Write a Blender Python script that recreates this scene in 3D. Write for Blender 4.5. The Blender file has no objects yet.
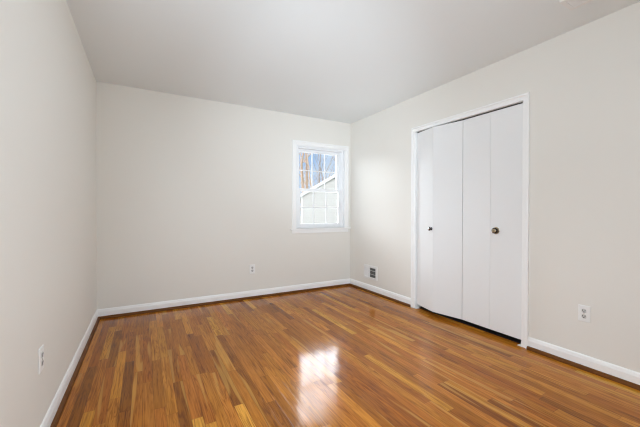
import bpy, bmesh, math, random
from mathutils import Vector, Matrix, Euler

scene = bpy.context.scene
COL = scene.collection
R = math.radians
PI = math.pi

# ------------------------------------------------------------------ room size (metres)
W, H = 3.155, 2.44            # back wall width, ceiling height; back right corner is the origin
YB = -4.35                    # rear wall
WT = 0.12                     # wall thickness

# ------------------------------------------------------------------ camera
CAM = (-2.7257, -3.9341, 1.1121)
YAW, PITCH, ROLL, FPX = 29.208, -0.3685, 0.129, 314.16
cd = bpy.data.cameras.new('camera')
cd.sensor_fit = 'HORIZONTAL'
cd.sensor_width = 36.0
cd.lens = 36.0 * FPX / 640.0
cd.clip_start, cd.clip_end = 0.02, 400
cam = bpy.data.objects.new('camera', cd)
COL.objects.link(cam)
ca, sa, cp, sp = math.cos(R(YAW)), math.sin(R(YAW)), math.cos(R(PITCH)), math.sin(R(PITCH))
fw = Vector((sa * cp, ca * cp, sp))
rt = Vector((ca, -sa, 0))
up = rt.cross(fw)
cr, sr = math.cos(R(ROLL)), math.sin(R(ROLL))
rt, up = rt * cr + up * sr, up * cr - rt * sr
m = Matrix((rt, up, -fw)).transposed().to_4x4()
m.translation = CAM
cam.matrix_world = m
scene.camera = cam

# ------------------------------------------------------------------ sky: blue low down, bright cloud higher up over the back garden
world = bpy.data.worlds.new('sky')
scene.world = world
world.use_nodes = True
wn, wl = world.node_tree.nodes, world.node_tree.links
wn.clear()
def N(nodes, kind, **kw):
    n = nodes.new(kind)
    for k, v in kw.items():
        setattr(n, k, v)
    return n
SKY_CLOUD, SKY_BLUE, SKY_FILL = 20.0, 1.05, 13.0
w_out = N(wn, 'ShaderNodeOutputWorld')
w_bg = N(wn, 'ShaderNodeBackground')
w_tc = N(wn, 'ShaderNodeTexCoord')
w_sep = N(wn, 'ShaderNodeSeparateXYZ')
wl.new(w_tc.outputs['Generated'], w_sep.inputs[0])
w_noise = N(wn, 'ShaderNodeTexNoise')
w_noise.inputs['Scale'].default_value = 9.0
w_noise.inputs['Detail'].default_value = 5.0
wl.new(w_tc.outputs['Generated'], w_noise.inputs['Vector'])
w_el = N(wn, 'ShaderNodeMath', operation='MULTIPLY_ADD')
wl.new(w_noise.outputs[0], w_el.inputs[0])
w_el.inputs[1].default_value = 0.06
wl.new(w_sep.outputs['Z'], w_el.inputs[2])
w_up = N(wn, 'ShaderNodeMapRange', interpolation_type='SMOOTHSTEP')
wl.new(w_el.outputs[0], w_up.inputs['Value'])
w_up.inputs['From Min'].default_value = 0.235
w_up.inputs['From Max'].default_value = 0.31
w_fr = N(wn, 'ShaderNodeMapRange', interpolation_type='SMOOTHSTEP')
wl.new(w_sep.outputs['Y'], w_fr.inputs['Value'])
w_fr.inputs['From Min'].default_value = 0.08
w_fr.inputs['From Max'].default_value = 0.28
w_f = N(wn, 'ShaderNodeMath', operation='MULTIPLY')
wl.new(w_up.outputs[0], w_f.inputs[0])
wl.new(w_fr.outputs[0], w_f.inputs[1])
w_wisp = N(wn, 'ShaderNodeMapRange')
wl.new(w_noise.outputs[0], w_wisp.inputs['Value'])
w_wisp.inputs['From Min'].default_value = 0.40
w_wisp.inputs['From Max'].default_value = 0.62
w_low = N(wn, 'ShaderNodeMix', data_type='RGBA')
w_low.inputs['A'].default_value = (0.40 * SKY_BLUE, 0.58 * SKY_BLUE, 0.88 * SKY_BLUE, 1)
w_low.inputs['B'].default_value = (0.85 * SKY_BLUE, 0.92 * SKY_BLUE, 1.0 * SKY_BLUE, 1)
wl.new(w_wisp.outputs[0], w_low.inputs['Factor'])
w_mix = N(wn, 'ShaderNodeMix', data_type='RGBA')
wl.new(w_f.outputs[0], w_mix.inputs['Factor'])
wl.new(w_low.outputs['Result'], w_mix.inputs['A'])
w_mix.inputs['B'].default_value = (0.96 * SKY_CLOUD, 1.0 * SKY_CLOUD, 1.08 * SKY_CLOUD, 1)
# unseen bright sky added left of the window to light the right wall
def w_range(src, a, b):
    n = N(wn, 'ShaderNodeMapRange', interpolation_type='SMOOTHSTEP')
    wl.new(src, n.inputs['Value'])
    n.inputs['From Min'].default_value, n.inputs['From Max'].default_value = a, b
    return n.outputs[0]
def w_mul(a, b):
    n = N(wn, 'ShaderNodeMath', operation='MULTIPLY')
    wl.new(a, n.inputs[0])
    wl.new(b, n.inputs[1])
    return n.outputs[0]
w_negx = N(wn, 'ShaderNodeMath', operation='MULTIPLY')
wl.new(w_sep.outputs['X'], w_negx.inputs[0])
w_negx.inputs[1].default_value = -1.0
w_fill = w_mul(w_mul(w_range(w_negx.outputs[0], 0.10, 0.45), w_range(w_sep.outputs['Y'], 0.08, 0.25)), w_range(w_sep.outputs['Z'], 0.0, 0.12))
w_mix2 = N(wn, 'ShaderNodeMix', data_type='RGBA')
wl.new(w_fill, w_mix2.inputs['Factor'])
wl.new(w_mix.outputs['Result'], w_mix2.inputs['A'])
w_mix2.inputs['B'].default_value = (0.97 * SKY_FILL, 1.0 * SKY_FILL, 1.05 * SKY_FILL, 1)
wl.new(w_mix2.outputs['Result'], w_bg.inputs['Color'])
wl.new(w_bg.outputs[0], w_out.inputs[0])

# ------------------------------------------------------------------ sun (behind this house, from the right) and the window portal; added fill lights follow
def lamp(name, kind, energy, color=(1, 1, 1)):
    d = bpy.data.lights.new(name, kind)
    d.energy, d.color = energy, color
    o = bpy.data.objects.new(name, d)
    COL.objects.link(o)
    return o
sun = lamp('sun', 'SUN', 2.4, (1, 0.95, 0.88))
sun.data.angle = R(0.6)
sun.rotation_euler = Vector((0.30, 0.78, -0.55)).to_track_quat('-Z', 'Y').to_euler()

portal = lamp('window_portal', 'AREA', 1)
portal.data.shape, portal.data.size, portal.data.size_y = 'RECTANGLE', 0.80, 1.16
portal.location = (-0.505, 0.125, 1.452)
portal.rotation_euler = (R(-90), 0, 0)            # faces into the room
portal.data.cycles.is_portal = True

COOL = (0.825, 0.955, 1.08)
SW_Y0, SW_Y1, SW_Z0, SW_Z1 = -3.75, -2.85, 0.90, 2.05      # added unseen window for fill, in the left wall beside the camera
side = lamp('side_fill_light', 'AREA', 29, COOL)  # fill lamp added to brighten the room from the unseen left side
side.data.shape, side.data.size, side.data.size_y = 'RECTANGLE', SW_Y1 - SW_Y0 - .04, SW_Z1 - SW_Z0 - .04
side.location = (-W + 0.012, (SW_Y0 + SW_Y1) / 2, (SW_Z0 + SW_Z1) / 2)
side.rotation_euler = (R(90), 0, R(-90))          # faces +x
# added fill spots with no known source, all beside or behind the camera
def fill_spot(name, loc, aim, angle, energy):
    f = lamp(name, 'SPOT', energy, COOL)
    f.location = loc
    f.data.spot_size, f.data.spot_blend, f.data.shadow_soft_size = R(angle), 1.0, 0.06
    f.rotation_euler = (Vector(aim) - Vector(loc)).to_track_quat('-Z', 'Y').to_euler()
    return f
fill_spot('far_bounce_fill', (-2.6, -4.10, 0.70), (-0.75, -0.3, H), 45, 190)
fill_spot('near_bounce_fill', (-2.9, -4.10, 0.50), (-1.2, -1.2, H), 75, 84)
fill_spot('upper_corner_fill', (-2.5, -4.10, 1.00), (-0.2, -0.2, 1.9), 35, 46)
fill_spot('forward_fill', (-2.5, -3.98, 1.50), (-0.7, 0, 0.25), 72, 90)
fill_spot('corner_fill', (-2.5, -3.98, 1.50), (-0.3, 0, 0.15), 50, 64)
fill_spot('closet_fill', (-2.9, -4.10, 1.50), (0, -0.6, 1.6), 45, 45)
fill_spot('floor_fill', (-2.6, -4.00, 1.60), (-0.7, -2.2, 0), 70, 45)
fill_spot('cross_fill', (-0.5, -4.10, 1.50), (-3.10, -1.80, 1.0), 80, 150)

# ------------------------------------------------------------------ exposure
vs = scene.view_settings
vs.view_transform = 'Standard'
vs.look = 'None'
vs.exposure = 0.0
vs.gamma = 1.0
vs.use_curve_mapping = False
scene.cycles.filter_width = 1.2
scene.cycles.max_bounces = 14
scene.cycles.diffuse_bounces = 8
scene.cycles.glossy_bounces = 5
scene.cycles.transparent_max_bounces = 12
scene.cycles.sample_clamp_indirect = 8

# ------------------------------------------------------------------ materials
def new_mat(name):
    mt = bpy.data.materials.new(name)
    mt.use_nodes = True
    nt = mt.node_tree
    b = nt.nodes['Principled BSDF']
    return mt, nt, b

def paint(name, col, rough=0.5, bump=0.0, scale=180.0, mottle=0.0, metallic=0.0, spec=0.5):
    mt, nt, b = new_mat(name)
    b.inputs['Base Color'].default_value = (*col, 1)
    b.inputs['Roughness'].default_value = rough
    b.inputs['Metallic'].default_value = metallic
    b.inputs['Specular IOR Level'].default_value = spec
    tc = nt.nodes.new('ShaderNodeTexCoord')
    no = nt.nodes.new('ShaderNodeTexNoise')
    no.inputs['Scale'].default_value = scale
    no.inputs['Detail'].default_value = 3
    nt.links.new(tc.outputs['Object'], no.inputs['Vector'])
    if bump:
        bp = nt.nodes.new('ShaderNodeBump')
        bp.inputs['Strength'].default_value = bump
        bp.inputs['Distance'].default_value = 0.001
        nt.links.new(no.outputs[0], bp.inputs['Height'])
        nt.links.new(bp.outputs[0], b.inputs['Normal'])
    if mottle:
        mx = nt.nodes.new('ShaderNodeMix')
        mx.data_type = 'RGBA'
        mx.inputs['A'].default_value = (*[c * (1 - mottle) for c in col], 1)
        mx.inputs['B'].default_value = (*[min(1, c * (1 + mottle)) for c in col], 1)
        nt.links.new(no.outputs[0], mx.inputs['Factor'])
        nt.links.new(mx.outputs['Result'], b.inputs['Base Color'])
    return mt

M_WALL = paint('cream_wall_paint', (0.790, 0.766, 0.715), 0.55, bump=0.12, scale=260, spec=0.3)
M_CEIL = paint('white_ceiling_paint', (0.795, 0.822, 0.822), 0.8, bump=0.15, scale=200, spec=0.2)
M_TRIM = paint('white_trim_paint', (0.90, 0.90, 0.89), 0.32, bump=0.03, scale=60)
M_DOOR = paint('white_door_paint', (0.82, 0.825, 0.825), 0.38, bump=0.05, scale=90)
M_VINYL = paint('white_window_vinyl', (0.85, 0.86, 0.87), 0.35)
M_PLATE = paint('white_plate_plastic', (0.86, 0.855, 0.84), 0.3)
M_RECEPT = paint('grey_white_receptacle_plastic', (0.60, 0.59, 0.57), 0.35)
M_SLOT = paint('dark_slot', (0.02, 0.02, 0.02), 0.6)
M_DUCT_SHADE = paint('duct_shade_dark', (0.05, 0.048, 0.045), 0.7)  # near-black colour stands in for shade inside the vents
M_VENT = paint('white_vent_enamel', (0.80, 0.79, 0.77), 0.4)
M_TRACK = paint('dark_steel_track', (0.06, 0.06, 0.06), 0.5, metallic=0.6)
M_CHROME_DARK = paint('chrome_dark_reflection', (0.10, 0.10, 0.10), 0.14, metallic=0.9)  # chrome knob body, its dark reflection put into the colour
M_CHROME = paint('polished_chrome', (0.75, 0.75, 0.74), 0.10, metallic=1.0)
M_BRONZE = paint('dark_bronze_knob', (0.035, 0.026, 0.02), 0.22, metallic=0.6)
M_BRASS = paint('aged_brass_ring', (0.48, 0.40, 0.27), 0.3, metallic=1.0)
M_CLOSET_SHADE = paint('closet_floor_shade', (0.020, 0.012, 0.008), 0.7, bump=0.2, scale=50)  # shade under the closet doors put into the floor colour
M_SIDING = paint('white_vinyl_siding', (0.64, 0.63, 0.61), 0.6)
M_ROOF = paint('grey_roof_shingle', (0.16, 0.15, 0.15), 0.9, bump=0.5, scale=20, mottle=0.3)
M_BARK = paint('pale_bark', (0.40, 0.29, 0.21), 0.9, bump=0.6, scale=14, mottle=0.35)
M_BARK2 = paint('grey_bark', (0.24, 0.20, 0.17), 0.9, bump=0.6, scale=14, mottle=0.35)
M_LAWN = paint('dry_winter_lawn', (0.075, 0.07, 0.04), 0.95, bump=0.6, scale=8, mottle=0.3)
M_BOUNCE = paint('pale_bounce_slab', (0.74, 0.73, 0.70), 0.9, bump=0.3, scale=30, mottle=0.08)  # pale reflector colour for the added slab outside
M_SHADE = paint('added_roller_shade_white', (0.8, 0.8, 0.78), 0.9)  # for the added window only

def glass_mat():
    mt = bpy.data.materials.new('window_glass')
    mt.use_nodes = True
    nt = mt.node_tree
    nt.nodes.clear()
    o = nt.nodes.new('ShaderNodeOutputMaterial')
    t = nt.nodes.new('ShaderNodeBsdfTransparent')
    t.inputs[0].default_value = (0.95, 0.965, 0.965, 1)
    g = nt.nodes.new('ShaderNodeBsdfGlossy')
    g.inputs['Roughness'].default_value = 0.02
    f = nt.nodes.new('ShaderNodeFresnel')
    f.inputs[0].default_value = 1.45
    mx = nt.nodes.new('ShaderNodeMixShader')
    nt.links.new(f.outputs[0], mx.inputs[0])
    nt.links.new(t.outputs[0], mx.inputs[1])
    nt.links.new(g.outputs[0], mx.inputs[2])
    nt.links.new(mx.outputs[0], o.inputs[0])
    return mt
M_GLASS = glass_mat()

def oak_floor():
    mt, nt, b = new_mat('varnished_oak_strip_floor')
    nd, lk = nt.nodes, nt.links
    def mth(op, a, bb=None, c=None):
        n = nd.new('ShaderNodeMath')
        n.operation = op
        for i, v in enumerate((a, bb, c)):
            if v is None:
                continue
            if isinstance(v, (int, float)):
                n.inputs[i].default_value = v
            else:
                lk.new(v, n.inputs[i])
        return n.outputs[0]
    def vec(x, y, z):
        n = nd.new('ShaderNodeCombineXYZ')
        for i, v in enumerate((x, y, z)):
            if isinstance(v, (int, float)):
                n.inputs[i].default_value = v
            else:
                lk.new(v, n.inputs[i])
        return n.outputs[0]
    def white(v):
        n = nd.new('ShaderNodeTexWhiteNoise')
        n.noise_dimensions = '3D'
        lk.new(v, n.inputs['Vector'])
        return n
    def noise(v, scale, detail=4, rough=0.55, dist=0.0):
        n = nd.new('ShaderNodeTexNoise')
        n.inputs['Scale'].default_value = scale
        n.inputs['Detail'].default_value = detail
        n.inputs['Roughness'].default_value = rough
        n.inputs['Distortion'].default_value = dist
        lk.new(v, n.inputs['Vector'])
        return n.outputs[0]
    def ramp(fac, stops, interp='LINEAR'):
        n = nd.new('ShaderNodeValToRGB')
        n.color_ramp.interpolation = interp
        e = n.color_ramp.elements
        while len(e) < len(stops):
            e.new(0.5)
        for el, (p, c) in zip(e, stops):
            el.position = p
            el.color = (*c, 1)
        lk.new(fac, n.inputs[0])
        return n.outputs[0]
    def mix(fac, a, bb, mode='MIX'):
        n = nd.new('ShaderNodeMix')
        n.data_type = 'RGBA'
        n.blend_type = mode
        for k, v in (('Factor', fac), ('A', a), ('B', bb)):
            if isinstance(v, (int, float)):
                n.inputs[k].default_value = v
            elif isinstance(v, tuple):
                n.inputs[k].default_value = (*v, 1)
            else:
                lk.new(v, n.inputs[k])
        return n.outputs['Result']
    tc = nd.new('ShaderNodeTexCoord')
    sep = nd.new('ShaderNodeSeparateXYZ')
    lk.new(tc.outputs['Object'], sep.inputs[0])
    X, Y = sep.outputs[0], sep.outputs[1]
    PW = 0.057
    u = mth('DIVIDE', X, PW)
    row = mth('FLOOR', u)
    fu = mth('FRACT', u)
    r1 = white(vec(row, 3.7, 0.0)).outputs['Value']
    r2 = white(vec(row, 9.1, 5.0)).outputs['Value']
    L = mth('MULTIPLY_ADD', r2, 0.55, 0.50)
    yo = mth('MULTIPLY_ADD', r1, 7.3, Y)
    wob = noise(vec(mth('MULTIPLY', row, 5.3), mth('MULTIPLY', Y, 0.55), 0.0), 1.0, 0)
    yo = mth('MULTIPLY_ADD', wob, 0.9, yo)
    v = mth('DIVIDE', yo, L)
    seg = mth('FLOOR', v)
    fv = mth('FRACT', v)
    wid = white(vec(row, seg, 1.0))
    wid2 = white(vec(row, seg, 17.0)).outputs['Value']
    idv = wid.outputs['Value']
    # tone of each board
    base = ramp(idv, [(0.0, (0.225, 0.069, 0.0065)), (0.15, (0.310, 0.101, 0.0085)), (0.45, (0.395, 0.138, 0.0150)),
                      (0.78, (0.455, 0.170, 0.0190)), (0.93, (0.540, 0.228, 0.0230)), (1.0, (0.650, 0.320, 0.0450))])
    wid3 = white(vec(row, seg, 29.0)).outputs['Value']
    base = mix(0.4, base, ramp(wid3, [(0.0, (1.05, 0.86, 1.10)), (0.5, (1.0, 1.0, 1.0)), (1.0, (0.94, 1.08, 0.88))]), 'MULTIPLY')
    # fibre grain, stretched along the board, different in every board
    off = mth('MULTIPLY', idv, 37.0)
    gv = vec(mth('MULTIPLY', X, 95.0), mth('MULTIPLY', Y, 4.0), off)
    g1 = noise(gv, 1.0, 5, 0.6, 0.4)
    grain = ramp(g1, [(0.30, (0.42, 0.34, 0.26)), (0.46, (0.98, 0.96, 0.94)), (0.72, (1.30, 1.34, 1.38))])
    col = mix(0.85, base, grain, 'MULTIPLY')
    # broad figure: cathedral bands
    fv2 = vec(mth('MULTIPLY', X, 34.0), mth('MULTIPLY', Y, 1.5), mth('ADD', off, 5.0))
    f1 = noise(fv2, 1.0, 2, 0.5, 0.8)
    rings = mth('SINE', mth('MULTIPLY', f1, 46.0))
    figure = ramp(mth('MULTIPLY_ADD', rings, 0.5, 0.5), [(0.0, (0.55, 0.46, 0.36)), (0.45, (1.0, 1.0, 1.0)), (1.0, (1.04, 1.05, 1.06))])
    col = mix(mth('MULTIPLY_ADD', wid2, 0.6, 0.3), col, figure, 'MULTIPLY')
    # pale sapwood streaks down one side of some boards
    sv = vec(mth('MULTIPLY', X, 15.0), mth('MULTIPLY', Y, 0.9), mth('ADD', off, 11.0))
    s1 = noise(sv, 1.0, 1, 0.4, 0.2)
    sap = ramp(s1, [(0.655, (0, 0, 0)), (0.69, (1, 1, 1))])
    sepc = nd.new('ShaderNodeSeparateColor')
    lk.new(sap, sepc.inputs[0])
    col = mix(mth('MULTIPLY', sepc.outputs[0], 0.45), col, (0.62, 0.32, 0.060))
    # seams
    du = mth('MULTIPLY', mth('SUBTRACT', 0.5, mth('ABSOLUTE', mth('SUBTRACT', fu, 0.5))), PW)
    dv = mth('MULTIPLY', mth('SUBTRACT', 0.5, mth('ABSOLUTE', mth('SUBTRACT', fv, 0.5))), L)
    dm = mth('MINIMUM', du, dv)
    mr = nd.new('ShaderNodeMapRange')
    lk.new(dm, mr.inputs['Value'])
    mr.inputs['From Min'].default_value = 0.0004
    mr.inputs['From Max'].default_value = 0.0016
    seam = mr.outputs[0]
    col = mix(mth('MULTIPLY_ADD', seam, -0.55, 0.55), col, (0.07, 0.026, 0.010))
    lk.new(col, b.inputs['Base Color'])
    # varnish
    b.inputs['Roughness'].default_value = 0.34
    b.inputs['Specular IOR Level'].default_value = 0.0
    b.inputs['Coat Weight'].default_value = 1.0
    b.inputs['Coat Roughness'].default_value = 0.125
    b.inputs['Coat IOR'].default_value = 1.285
    # each board lies at a slightly different tilt, and the varnish is a little wavy
    low = noise(vec(mth('MULTIPLY', X, 9.0), mth('MULTIPLY', Y, 2.2), 0.0), 1.0, 2)
    tilt = mth('MULTIPLY', mth('SUBTRACT', idv, 0.5), mth('MULTIPLY', fu, 0.00022))
    hgt = mth('MULTIPLY_ADD', low, 0.0026, tilt)
    hgt = mth('MULTIPLY_ADD', seam, 0.00030, hgt)
    hgt = mth('MULTIPLY_ADD', g1, 0.00005, hgt)
    bp = nd.new('ShaderNodeBump')
    bp.inputs['Strength'].default_value = 0.6
    bp.inputs['Distance'].default_value = 1.0
    lk.new(hgt, bp.inputs['Height'])
    lk.new(bp.outputs[0], b.inputs['Coat Normal'])
    lk.new(bp.outputs[0], b.inputs['Normal'])
    return mt
M_FLOOR = oak_floor()

def wood_trim():
    mt, nt, b = new_mat('stained_shoe_wood')
    tc = nt.nodes.new('ShaderNodeTexCoord')
    mp = nt.nodes.new('ShaderNodeMapping')
    mp.inputs['Scale'].default_value = (14, 14, 90)
    no = nt.nodes.new('ShaderNodeTexNoise')
    no.inputs['Scale'].default_value = 1.0
    no.inputs['Detail'].default_value = 4
    cr_ = nt.nodes.new('ShaderNodeValToRGB')
    cr_.color_ramp.elements[0].color = (0.090, 0.030, 0.005, 1)
    cr_.color_ramp.elements[1].color = (0.180, 0.064, 0.011, 1)
    nt.links.new(tc.outputs['Object'], mp.inputs[0])
    nt.links.new(mp.outputs[0], no.inputs['Vector'])
    nt.links.new(no.outputs[0], cr_.inputs[0])
    nt.links.new(cr_.outputs[0], b.inputs['Base Color'])
    b.inputs['Roughness'].default_value = 0.45
    b.inputs['Specular IOR Level'].default_value = 0.15
    return mt
M_SHOE = wood_trim()

# ------------------------------------------------------------------ mesh helpers
class MB:
    def __init__(self):
        self.bm = bmesh.new()
    def face(self, pts):
        return self.bm.faces.new([self.bm.verts.new(p) for p in pts])
    def box(self, x0, x1, y0, y1, z0, z1):
        x0, x1 = sorted((x0, x1)); y0, y1 = sorted((y0, y1)); z0, z1 = sorted((z0, z1))
        v = [self.bm.verts.new(p) for p in ((x0, y0, z0), (x1, y0, z0), (x1, y1, z0), (x0, y1, z0),
                                            (x0, y0, z1), (x1, y0, z1), (x1, y1, z1), (x0, y1, z1))]
        for f in ((0, 3, 2, 1), (4, 5, 6, 7), (0, 1, 5, 4), (1, 2, 6, 5), (2, 3, 7, 6), (3, 0, 4, 7)):
            self.bm.faces.new([v[i] for i in f])
        return self
    def loft(self, rings, closed=True, caps=True):
        vr = [[self.bm.verts.new(p) for p in r] for r in rings]
        n = len(rings[0])
        for a, b in zip(vr, vr[1:]):
            for i in range(n if closed else n - 1):
                j = (i + 1) % n
                self.bm.faces.new([a[i], a[j], b[j], b[i]])
        if caps:
            self.bm.faces.new(list(reversed(vr[0])))
            self.bm.faces.new(vr[-1])
        return self
    def lathe(self, prof, origin, axis, seg=24):
        """prof: (distance along axis, radius)"""
        axis = Vector(axis).normalized()
        a = axis.orthogonal().normalized()
        b = axis.cross(a)
        o = Vector(origin)
        rings = [[o + axis * d + (a * math.cos(2 * PI * i / seg) + b * math.sin(2 * PI * i / seg)) * max(r, 1e-4)
                  for i in range(seg)] for d, r in prof]
        return self.loft(rings)
    def cone(self, p0, p1, r0, r1, seg=6):
        d = (p1 - p0)
        if d.length < 1e-6:
            return self
        return self.lathe([(0, r0), (d.length, r1)], p0, d, seg)
    def build(self, name, mat, parent=None, bevel=0.0, smooth=False, seg=2):
        bmesh.ops.recalc_face_normals(self.bm, faces=self.bm.faces)
        me = bpy.data.meshes.new(name)
        self.bm.to_mesh(me)
        self.bm.free()
        me.materials.append(mat)
        o = bpy.data.objects.new(name, me)
        COL.objects.link(o)
        if parent:
            o.parent = parent
        if smooth:
            for p in me.polygons:
                p.use_smooth = True
        if bevel:
            md = o.modifiers.new('bevel', 'BEVEL')
            md.width, md.segments, md.limit_method, md.angle_limit = bevel, seg, 'ANGLE', R(40)
            md.harden_normals = False
        return o

def tag(o, label=None, cat=None, group=None, kind=None):
    if label: o['label'] = label
    if cat: o['category'] = cat
    if group: o['group'] = group
    if kind: o['kind'] = kind
    return o

def empty(name, loc=(0, 0, 0), rz=0.0):
    o = bpy.data.objects.new(name, None)
    o.empty_display_size = 0.1
    o.location = loc
    o.rotation_euler = (0, 0, rz)
    COL.objects.link(o)
    return o

def three_sided(mb, plane, a0, a1, zb, zt, prof):
    """casing swept up one side, across the top and down the other, mitred; prof: (offset outwards, height off the wall)"""
    rings = []
    for k in range(4):
        r = []
        for o, h in prof:
            a, z = ((a0 - o, zb), (a0 - o, zt + o), (a1 + o, zt + o), (a1 + o, zb))[k]
            r.append((a, -h, z) if plane == 'y' else (-h, a, z))
        rings.append(r)
    mb.loft(rings)

CASING = [(0, 0), (0, 0.009), (0.003, 0.012), (0.034, 0.012), (0.038, 0.017), (0.046, 0.0185), (0.052, 0.017), (0.052, 0)]

# ------------------------------------------------------------------ the shell
CB = 0.66                      # back of the closet
fl = MB().box(-W - WT, CB + WT, YB - WT, WT, -0.12, 0.0).build('floor', M_FLOOR)
tag(fl, 'glossy honey brown oak strip floor', 'floor', kind='structure')
ce = MB().box(-W - WT, CB + WT, YB - WT, WT, H, H + 0.15).build('ceiling', M_CEIL)
tag(ce, 'flat white ceiling', 'ceiling', kind='structure')

OX0, OX1, OZ0, OZ1 = -0.905, -0.105, 0.875, 2.028        # window opening
bw = MB()
bw.box(-W - WT, OX0, 0, WT, 0, H).box(OX1, CB + WT, 0, WT, 0, H)
bw.box(OX0, OX1, 0, WT, 0, OZ0).box(OX0, OX1, 0, WT, OZ1, H)
tag(bw.build('wall_back', M_WALL), 'cream back wall with the window in it', 'wall', kind='structure')
tag(MB().box(-W - WT, -W, SW_Y1, 0, 0, H).box(-W - WT, -W, YB, SW_Y0, 0, H).box(-W - WT, -W, SW_Y0, SW_Y1, 0, SW_Z0).box(-W - WT, -W, SW_Y0, SW_Y1, SW_Z1, H).build('wall_left', M_WALL), 'plain cream left wall', 'wall', kind='structure')
DY0, DY1, DZ = -2.487, -1.311, 2.027                     # closet opening, inside the jambs
rw = MB()
JT = 0.016
rw.box(0, WT, DY1 + JT, 0, 0, H).box(0, WT, YB, DY0 - JT, 0, H).box(0, WT, DY0 - JT, DY1 + JT, DZ + JT, H)
tag(rw.build('wall_right', M_WALL), 'cream right wall with the closet opening', 'wall', kind='structure')
tag(MB().box(-W - WT, CB + WT, YB - WT, YB, 0, H).build('wall_rear', M_WALL), 'cream wall behind the camera', 'wall', kind='structure')
tag(MB().box(0.042, CB, -2.85, -0.95, 0.0, 0.004).build('floor_closet_shade', M_CLOSET_SHADE), 'closet floor sheet coloured dark for the shade under the doors', 'floor', kind='structure')  # dark sheet stands in for the shade behind the door bottoms
cw = MB()
cw.box(CB, CB + WT, YB, 0, 0, H).box(WT, CB, -0.95, -0.85, 0, H).box(WT, CB, -2.95, -2.85, 0, H)
tag(cw.build('wall_closet', M_WALL), 'painted inside of the closet', 'wall', kind='structure')

# added window round the side fill lamp, out of view, shade drawn down
w2 = empty('fill_window', (-W, (SW_Y0 + SW_Y1) / 2, SW_Z0))
tag(w2, 'added unseen window with a drawn white shade beside the camera', 'window', kind='structure')
hw_, hh_ = (SW_Y1 - SW_Y0) / 2, SW_Z1 - SW_Z0
w2f = MB()
for a in ((-hw_ - .06, -hw_, -.06, hh_ + .06), (hw_, hw_ + .06, -.06, hh_ + .06), (-hw_, hw_, hh_, hh_ + .06), (-hw_, hw_, -.06, 0)):
    w2f.box(0, 0.018, *a)
w2f.build('casing', M_TRIM, w2, bevel=.003)
MB().box(-0.06, -0.03, -hw_, hw_, 0, hh_).build('added_roller_shade', M_SHADE, w2)

# ------------------------------------------------------------------ baseboards with a stained shoe moulding
BB = [(0, 0), (0.014, 0), (0.014, 0.072), (0.011, 0.081), (0.009, 0.090), (0.005, 0.097), (0.0, 0.099)]
SH = [(0.014, 0.0), (0.033, 0.0), (0.0325, 0.008), (0.029, 0.017), (0.022, 0.024), (0.014, 0.027)]
def run(prof, axis, wall, sgn, a, b, ma=0, mb_=0):
    """profile run along an axis; sgn points into the room; ma / mb_ mitre the ends"""
    rings = []
    for t, mm in ((a, ma), (b, mb_)):
        r = []
        for d, z in prof:
            s = t + mm * d
            r.append((s, wall + sgn * d, z) if axis == 'x' else (wall + sgn * d, s, z))
        rings.append(r)
    return MB().loft(rings)
def base(name, label, axis, wall, sgn, a, b, ma, mb_, ret=0):
    o = run(BB, axis, wall, sgn, a, b, ma, mb_).build(name, M_TRIM)
    tag(o, label, 'baseboard', kind='structure')
    s = run(SH, axis, wall, sgn, a, b, ma, mb_).build('shoe_molding', M_SHOE, o)
    s['label'] = 'dark stained wood shoe strip'
base('baseboard_back', 'white baseboard along the window wall', 'x', 0, -1, -W, 0, 1, -1)
base('baseboard_left', 'white baseboard along the bare left wall', 'y', -W, 1, YB, 0, 1, -1)
base('baseboard_right', 'short white baseboard between corner and closet', 'y', 0, -1, DY1 + 0.052, 0, 0, -1)
base('baseboard_right.001', 'white baseboard on the near side of the closet', 'y', 0, -1, YB, DY0 - 0.052, 1, 0)
base('baseboard_rear', 'white baseboard behind the camera', 'x', YB, 1, -W, 0, 1, -1)

# ------------------------------------------------------------------ window_1: double hung, six over six
win = empty('window_1', (0, 0, 0))
tag(win, 'white double hung window with grilles near the corner', 'window', kind='structure')
WC = [(0, 0), (0, 0.010), (0.004, 0.013), (0.036, 0.013), (0.041, 0.018), (0.052, 0.020), (0.061, 0.018), (0.061, 0)]
c_ = MB()
three_sided(c_, 'y', OX0, OX1, OZ0, OZ1, WC)
c_.build('casing', M_TRIM, win)
MB().box(OX0 - 0.085, OX1 + 0.100, -0.032, 0.028, OZ0 - 0.020, OZ0).build('stool', M_TRIM, win, bevel=.005)
MB().box(OX0 - 0.061, OX1 + 0.061, -0.014, 0, OZ0 - 0.066, OZ0 - 0.020).build('apron', M_TRIM, win, bevel=.004)
LX0, LX1 = OX0 + 0.044, OX1 - 0.044                       # inside the side liners
fr = MB()
fr.box(OX0, OX0 + 0.012, 0, WT, OZ0, OZ1).box(OX1 - 0.012, OX1, 0, WT, OZ0, OZ1)
fr.box(OX0 + .012, OX1 - .012, 0, WT, OZ1 - 0.012, OZ1)
fr.box(OX0 + .012, OX1 - .012, 0.028, WT + .03, OZ0, OZ0 + 0.014)
for x0, x1 in ((OX0 + .012, LX0), (LX1, OX1 - .012)):
    fr.box(x0, x1, 0.022, 0.034, OZ0 + .014, OZ1 - .012)   # inner stop
    fr.box(x0, x1, 0.070, 0.078, OZ0 + .014, OZ1 - .012)   # parting stop
    fr.box(x0 + (0 if x0 < -.5 else .018), x1 - (.018 if x0 < -.5 else 0), 0.034, WT, OZ0 + .014, OZ1 - .012)
fr.box(LX0, LX1, 0.022, WT, OZ1 - 0.030, OZ1 - 0.012)
fr.build('frame', M_VINYL, win, bevel=.0015, seg=1)
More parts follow.
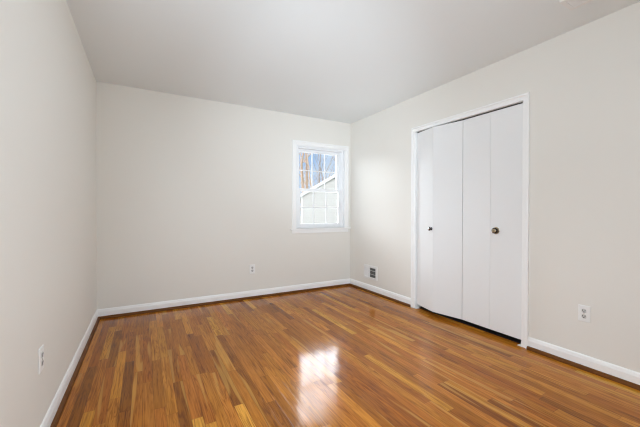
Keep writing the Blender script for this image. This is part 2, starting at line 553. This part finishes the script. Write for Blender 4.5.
def sash(label, y0, y1, z0, z1, stile, top, bot):
    x0, x1 = LX0 - 0.014, LX1 + 0.014
    s = MB()
    s.box(x0, x0 + stile, y0, y1, z0, z1).box(x1 - stile, x1, y0, y1, z0, z1)
    s.box(x0 + stile, x1 - stile, y0, y1, z1 - top, z1).box(x0 + stile, x1 - stile, y0, y1, z0, z0 + bot)
    o = s.build('sash', M_VINYL, win, bevel=.003)
    o['label'] = label
    gx0, gx1, gz0, gz1 = x0 + stile, x1 - stile, z0 + bot, z1 - top
    ym = (y0 + y1) / 2
    MB().box(gx0 - .004, gx1 + .004, ym - .002, ym + .002, gz0 - .004, gz1 + .004).build('glass_pane', M_GLASS, o)
    g = MB()
    for k in (1, 2):
        xx = gx0 + (gx1 - gx0) * k / 3
        g.box(xx - .007, xx + .007, ym - .012, ym - .003, gz0, gz1)
    zz = (gz0 + gz1) / 2
    for k in range(3):
        a = gx0 + (gx1 - gx0) * k / 3 + (.007 if k else 0)
        bb = gx0 + (gx1 - gx0) * (k + 1) / 3 - (.007 if k < 2 else 0)
        g.box(a, bb, ym - .012, ym - .003, zz - .007, zz + .007)
    g.build('grille', M_VINYL, o)
    return o, (gx0, gx1, gz0, gz1)
low, _ = sash('lower sash', 0.036, 0.068, OZ0 + .015, 1.436, 0.058, 0.040, 0.050)
upp, _ = sash('upper sash', 0.080, 0.112, 1.398, OZ1 - .031, 0.058, 0.042, 0.040)
lk_ = MB().box(-.535, -.475, .040, .064, 1.436, 1.441)
lk_.lathe([(0, .011), (.010, .010), (.012, .006)], (-.505, .052, 1.441), (0, 0, 1), 16)
lk_.box(-.512, -.470, .046, .056, 1.446, 1.452)
lk_.build('sash_lock', M_VINYL, low, bevel=.001)

# ------------------------------------------------------------------ closet opening: casing, jambs, track
t1 = MB()
three_sided(t1, 'x', DY0, DY1, 0, DZ, CASING)
o = t1.build('trim_1', M_TRIM)
tag(o, 'white casing round the closet opening', 'trim', kind='structure')
j = MB()
j.box(0, WT, DY0 - JT, DY0, 0, DZ).box(0, WT, DY1, DY1 + JT, 0, DZ).box(0, WT, DY0 - JT, DY1 + JT, DZ, DZ + JT)
j.build('jamb', M_TRIM, o)
MB().box(0.022, 0.050, DY0 + .004, DY1 - .004, DZ - .009, DZ).build('track', M_TRACK, o)

# bifold doors: a pair of flat leaves each
def leaf(root, p0, p1, z0, z1, th=0.030, gap=0.0007):
    """p0, p1: ends of the front face seen from the room (x, y)"""
    a, b = Vector((p0[0], p0[1], 0)), Vector((p1[0], p1[1], 0))
    d = (b - a).normalized()
    n = Vector((-d.y, d.x, 0))                           # towards the closet (+x)
    if n.x < 0: n = -n
    a, b = a + d * gap, b - d * gap
    pts = [a, b, b + n * th, a + n * th]
    mbx = MB()
    mbx.loft([[(p.x, p.y, z0) for p in pts], [(p.x, p.y, z1) for p in pts]])
    return mbx.build('door_leaf', M_DOOR, root, bevel=.0009), d, -n
def hinges(root, p, d):
    for z in (0.25, 1.02, 1.80):
        MB().lathe([(0, .004), (.06, .004)], (p[0] + .034, p[1], z), (0, 0, 1), 10).build('hinge', M_TRACK, root)
def knob(root, pos, n, kind):
    n = Vector(n)
    if kind == 'chrome':
        k = MB().lathe([(0, .017), (.003, .017), (.005, .010), (.014, .009), (.018, .015), (.024, .0205), (.032, .0205), (.037, .015), (.039, .0)], pos, n, 24)
        k = k.build('knob', M_CHROME_DARK, root, smooth=True)
        MB().lathe([(.0325, .0175), (.0380, .0125), (.0396, .006), (.0398, .0)], pos, n, 24).build('knob_cap', M_CHROME, k, smooth=True)  # bright disc stands in for the highlight on the knob face
        return k
    k = MB().lathe([(.002, .014), (.010, .011), (.014, .015), (.019, .025), (.026, .026), (.031, .0205), (.034, .009), (.0345, .0)], pos, n, 28).build('knob', M_BRONZE, root, smooth=True)
    MB().lathe([(0, .031), (.002, .031), (.0035, .028), (.004, .014)], pos, n, 28).build('rosette', M_BRASS, k, smooth=False)
    MB().lathe([(.0318, .0180), (.0338, .0125), (.0350, .006), (.0352, .0)], pos, n, 24).build('knob_cap', M_BRASS, k, smooth=True)
    return k
LZ0, LZ1 = 0.046, 2.014
YM = -1.913                                              # where the two pairs meet
d1 = empty('door_1', (0, 0, 0))
tag(d1, 'white bifold closet door slightly folded out, with chrome knob', 'door', kind='structure')
J = (-0.046, -1.606)
l1, dd, nn = leaf(d1, (0.020, DY1 - .004), J, LZ0, LZ1)
leaf(d1, J, (0.016, YM + .001), LZ0, LZ1)
hinges(d1, J, dd)
kp = Vector((J[0], J[1], 0)) - dd * 0.028
knob(d1, (kp.x, kp.y, 0.930), nn, 'chrome')
d2 = empty('door_2', (0, 0, 0))
tag(d2, 'white bifold closet door lying flat, with dark bronze knob', 'door', kind='structure')
J2 = (0.0135, -2.200)
leaf(d2, (0.016, YM - .002), J2, LZ0, LZ1)
l4, dd, nn = leaf(d2, J2, (0.014, DY0 + .004), LZ0, LZ1)
hinges(d2, J2, dd)
kp = Vector((J2[0], J2[1], 0)) + dd * 0.055
knob(d2, (kp.x, kp.y, 0.945), nn, 'bronze')
# floor pivot brackets on the jambs
for i, (yy, s) in enumerate(((DY1, -1), (DY0, 1))):
    pb = MB().box(-0.012, 0.070, yy, yy + s * 0.030, 0.0, 0.004).box(0.0, 0.070, yy, yy + s * 0.003, 0.004, 0.040)
    pb.lathe([(0, .006), (.020, .006), (.024, .003), (.044, .003)], (0.032, yy + s * 0.018, 0.004), (0, 0, 1), 12)
    tag(pb.build('pivot_bracket', M_VENT), ('white floor pivot bracket at the far closet jamb under the folded door' if i == 0 else 'white floor pivot bracket at the near closet jamb under the flat door'), 'bracket')

# ------------------------------------------------------------------ outlets (built facing -y, then turned)
def outlet(label, loc, rz):
    r = empty('electrical_outlet', loc, rz)
    tag(r, label, 'outlet')
    w, h = 0.0355, 0.058
    p = MB()
    p.loft([[(-w, 0, -h), (w, 0, -h), (w, 0, h), (-w, 0, h)], [(-w, -.003, -h), (w, -.003, -h), (w, -.003, h), (-w, -.003, h)],
            [(-w + .004, -.0055, -h + .004), (w - .004, -.0055, -h + .004), (w - .004, -.0055, h - .004), (-w + .004, -.0055, h - .004)]])
    p.build('cover_plate', M_PLATE, r, bevel=.0012)
    for zc in (0.0195, -0.0195):
        pts = []
        for i in range(24):
            a = 2 * PI * i / 24
            pts.append((max(-.0135, min(.0135, .0172 * math.cos(a))), .0172 * math.sin(a) * .86 + zc))
        f = MB().loft([[(x, -.0055, z) for x, z in pts], [(x, -.0075, z) for x, z in pts]]).build('receptacle', M_RECEPT, r)
        s = MB()
        s.box(-.0088, -.0046, -.0080, -.0074, zc - .002, zc + .0092).box(.0046, .0088, -.0080, -.0074, zc - .001, zc + .0086)
        s.lathe([(0, .0038), (.0006, .0038)], (0, -.0074, zc - .0072), (0, -1, 0), 12)
        s.build('slots', M_SLOT, f)
    MB().lathe([(0, .0032), (.001, .0030), (.0015, .0015)], (0, -.0055, 0), (0, -1, 0), 12).build('screw', M_CHROME, r)
    return r
outlet('white duplex outlet low on the back wall, to the left of the window', (-1.520, 0, 0.372), 0)
outlet('white duplex outlet on the right wall near the closet', (0, -2.908, 0.392), R(-90))
outlet('white duplex outlet low on the left wall', (-W, -1.995, 0.410), R(90))

# ------------------------------------------------------------------ wall register by the corner
vr = empty('wall_vent', (0, -0.499, 0.275))
tag(vr, 'white metal wall register between corner and closet, above the baseboard', 'vent')
hw, hh = 0.143, 0.094
MB().box(-.002, -.0005, -hw + .012, hw - .012, -hh + .012, hh - .012).build('duct_shade', M_DUCT_SHADE, vr)  # flat dark sheet on the wall in place of a shaded recess
f = MB()
for a in ((-hw, -hw + .026, -hh, hh), (hw - .026, hw, -hh, hh), (-hw + .026, hw - .026, hh - .028, hh), (-hw + .026, hw - .026, -hh, -hh + .028), (.016, .030, -hh + .028, hh - .028)):
    f.box(-.016, 0, a[0], a[1], a[2], a[3])
f.build('frame', M_VENT, vr, bevel=.002)
for side, y_first, pitch, count in ((1, .036, .0115, 7), (-1, -.108, .0175, 7)):   # far bank turned across the line of sight, near bank along it
    for k in range(count):
        yc = y_first + k * pitch
        dv_ = Vector((-0.62, 0.78)) if side > 0 else Vector((0.62, 0.78))
        nv = Vector((-dv_.y, dv_.x)) * .0005
        c = Vector((-.008, yc))
        e = dv_ * (.0085 if side > 0 else .0070)
        pts = [c - e - nv, c + e - nv, c + e + nv, c - e + nv]
        MB().loft([[(q.x, q.y, -hh + .028) for q in pts], [(q.x, q.y, hh - .028) for q in pts]]).build('louver', M_VENT, vr)
for zz in (-.024, .024):
    MB().box(-.005, -.003, -hw + .026, hw - .026, zz - .002, zz + .002).build('cross_bar', M_VENT, vr)
MB().box(-.026, -.012, .020, .026, -.012, .004).build('damper_lever', M_VENT, vr, bevel=.001)

# ------------------------------------------------------------------ ceiling register, mostly outside the frame
cv = empty('ceiling_vent', (-0.375, -3.085, H))
tag(cv, 'white metal ceiling register close to the right wall', 'vent')
MB().box(-.065, .065, -.13, .13, -.002, -.0005).build('duct_shade', M_DUCT_SHADE, cv)  # flat dark sheet under the ceiling in place of a shaded recess
f = MB()
for a in ((-.08, -.055, -.15, .15), (.055, .08, -.15, .15), (-.055, .055, .125, .15), (-.055, .055, -.15, -.125)):
    f.box(a[0], a[1], a[2], a[3], -.016, 0)
f.build('frame', M_VENT, cv, bevel=.003)
for k in range(6):
    x = -.045 + k * .018
    MB().loft([[(x - .008, yy, -.003), (x + .006, yy, -.014), (x + .007, yy, -.013), (x - .007, yy, -.002)] for yy in (-.125, .125)]).build('louver', M_VENT, cv)

# ------------------------------------------------------------------ outside: lawn, neighbour house, bare trees
GZ = -0.6
tag(MB().box(-60, 80, 0.4, 120, GZ - .2, GZ).build('ground', M_LAWN), 'dry winter lawn outside the window', 'ground', kind='structure')
tag(MB().box(-7, 6, 0.4, 4.2, GZ, GZ + .05).build('bounce_slab', M_BOUNCE), 'unseen pale slab added below the window to bounce light', 'bounce_slab', kind='structure')  # added out of view to throw light up through the window
HY, HX0, HX1, EZ = 14.0, 5.92, 12.9, 2.12
OVERHANG = 0.14
hs = empty('house', (HX0, HY, GZ), R(-28))
tag(hs, 'white clapboard house with a gable, seen through the window', 'house')
PX, PZ = (HX0 + HX1) / 2, EZ + (HX1 - HX0) / 2 * 0.585
ox, oy, oz = hs.location
s = MB()
z, step = GZ + .15, 0.15
def span(zq):
    if zq <= EZ: return HX0, HX1
    t = (zq - EZ) / (PZ - EZ)
    return HX0 + (PX - HX0) * t, HX1 - (HX1 - PX) * t
while z < PZ - .01:
    zt = min(z + step, PZ - .005)
    a0, a1 = span(z); b0, b1 = span(zt)
    fr_ = [(a0, HY - .040, z), (a1, HY - .040, z), (b1, HY - .002, zt), (b0, HY - .002, zt)]
    bk = [(a0, HY + .02, z), (a1, HY + .02, z), (b1, HY + .02, zt), (b0, HY + .02, zt)]
    s.loft([[(p[0] - ox, p[1] - oy, p[2] - oz) for p in fr_], [(p[0] - ox, p[1] - oy, p[2] - oz) for p in bk]])
    z += step
s.box(HX0 - ox, HX1 - ox, .02, 5.5, .15, EZ - oz)
s.build('siding', M_SIDING, hs)
MB().box(HX0 - .02 - ox, HX1 + .02 - ox, 0.0, 5.5, 0, .15).build('foundation', M_ROOF, hs)
for x in (HX0, HX1 - .10):
    MB().box(x - ox, x + .10 - ox, -.055, -.02, .15, EZ - oz).build('corner_board', M_TRIM, hs)
for sx, xe in ((-1, HX0), (1, HX1)):
    # roof slope and its rake board
    ex = xe + sx * .30
    ez = EZ - .30 * .585
    up_ = Vector((0, 0, .12))
    q = []
    for yy in (HY - OVERHANG, HY + 5.8):
        p0, p1 = Vector((ex - ox, yy - oy, ez - oz)), Vector((PX - ox, yy - oy, PZ - oz))
        q.append([p0, p1, p1 + up_, p0 + up_])
    MB().loft(q).build('roof_slope', M_ROOF, hs)
    q = []
    for yy in (HY - OVERHANG - .03, HY - OVERHANG - .001):
        p0, p1 = Vector((ex - ox, yy - oy, ez - oz - .10)), Vector((PX - ox, yy - oy, PZ - oz - .10))
        q.append([p0, p1, p1 + Vector((0, 0, .21)), p0 + Vector((0, 0, .21))])
    MB().loft(q).build('rake_board', M_TRIM, hs)

def tree(label, x, y, height, rad, seed, mat, stems=1, spread=0.35):
    rnd = random.Random(seed)
    t = empty('bare_tree', (x, y, GZ))
    tag(t, label, 'tree', 'bare trees behind the white house')
    def grow(mb, limbs, p, d, ln, r, depth):
        n = 3
        for k in range(n):
            d2 = (d + Vector((rnd.uniform(-1, 1), rnd.uniform(-1, 1), rnd.uniform(-.2, .5))) * .10).normalized()
            q = p + d2 * (ln / n)
            r2 = r * (1 - .16)
            mb.cone(p, q, r, r2, 6 if depth < 2 else 4)
            if depth < 3:
                for _ in range(1 if depth < 2 else rnd.choice((0, 1))):
                    a = rnd.uniform(0, 2 * PI)
                    sd = Vector((math.cos(a), math.sin(a), rnd.uniform(.3, 1.0))).normalized()
                    dn = (d2 * .55 + sd * .75).normalized()
                    tgt = mb
                    if depth == 0:
                        tgt = MB()
                        limbs.append(tgt)
                    grow(tgt, limbs, q, dn, ln * rnd.uniform(.40, .60), max(r2 * .36, .012), depth + 1)
            p, d, r = q, d2, r2
        if depth < 3:
            grow(mb, limbs, p, (d + Vector((rnd.uniform(-.3, .3), rnd.uniform(-.3, .3), .3))).normalized(), ln * .55, r * .85, max(depth + 1, 1))
    for i in range(stems):
        a = 2 * PI * i / max(stems, 1) + seed
        d = Vector((math.cos(a) * spread * (stems > 1), math.sin(a) * spread * (stems > 1), 1)).normalized()
        trunk, limbs = MB(), []
        grow(trunk, limbs, Vector((math.cos(a), math.sin(a), 0)) * (.12 * (stems > 1)) + Vector((0, 0, -.05)), d, height * .62, rad, 0)
        tr = trunk.build('trunk', mat, t)
        for lb in limbs:
            lb.build('branch', mat, tr)
    return t
tree('thick pale bare tree with a double trunk, farthest from the gable peak', 11.75, 24.4, 10.5, .19, 3, M_BARK, 2, .05)
tree('slim straight pale tree close behind the low end of the roof', 10.85, 21.2, 8.0, .10, 8, M_BARK)
tree('thin grey tree far behind the middle of the roof slope', 15.6, 28.6, 9.5, .11, 5, M_BARK2)
tree('leaning two-stemmed grey tree nearest the gable peak', 14.9, 25.2, 8.5, .09, 12, M_BARK2, 2, .35)
tree('low bushy many-stemmed tree beside the house corner', 8.60, 20.9, 4.3, .06, 21, M_BARK, 4, .25)
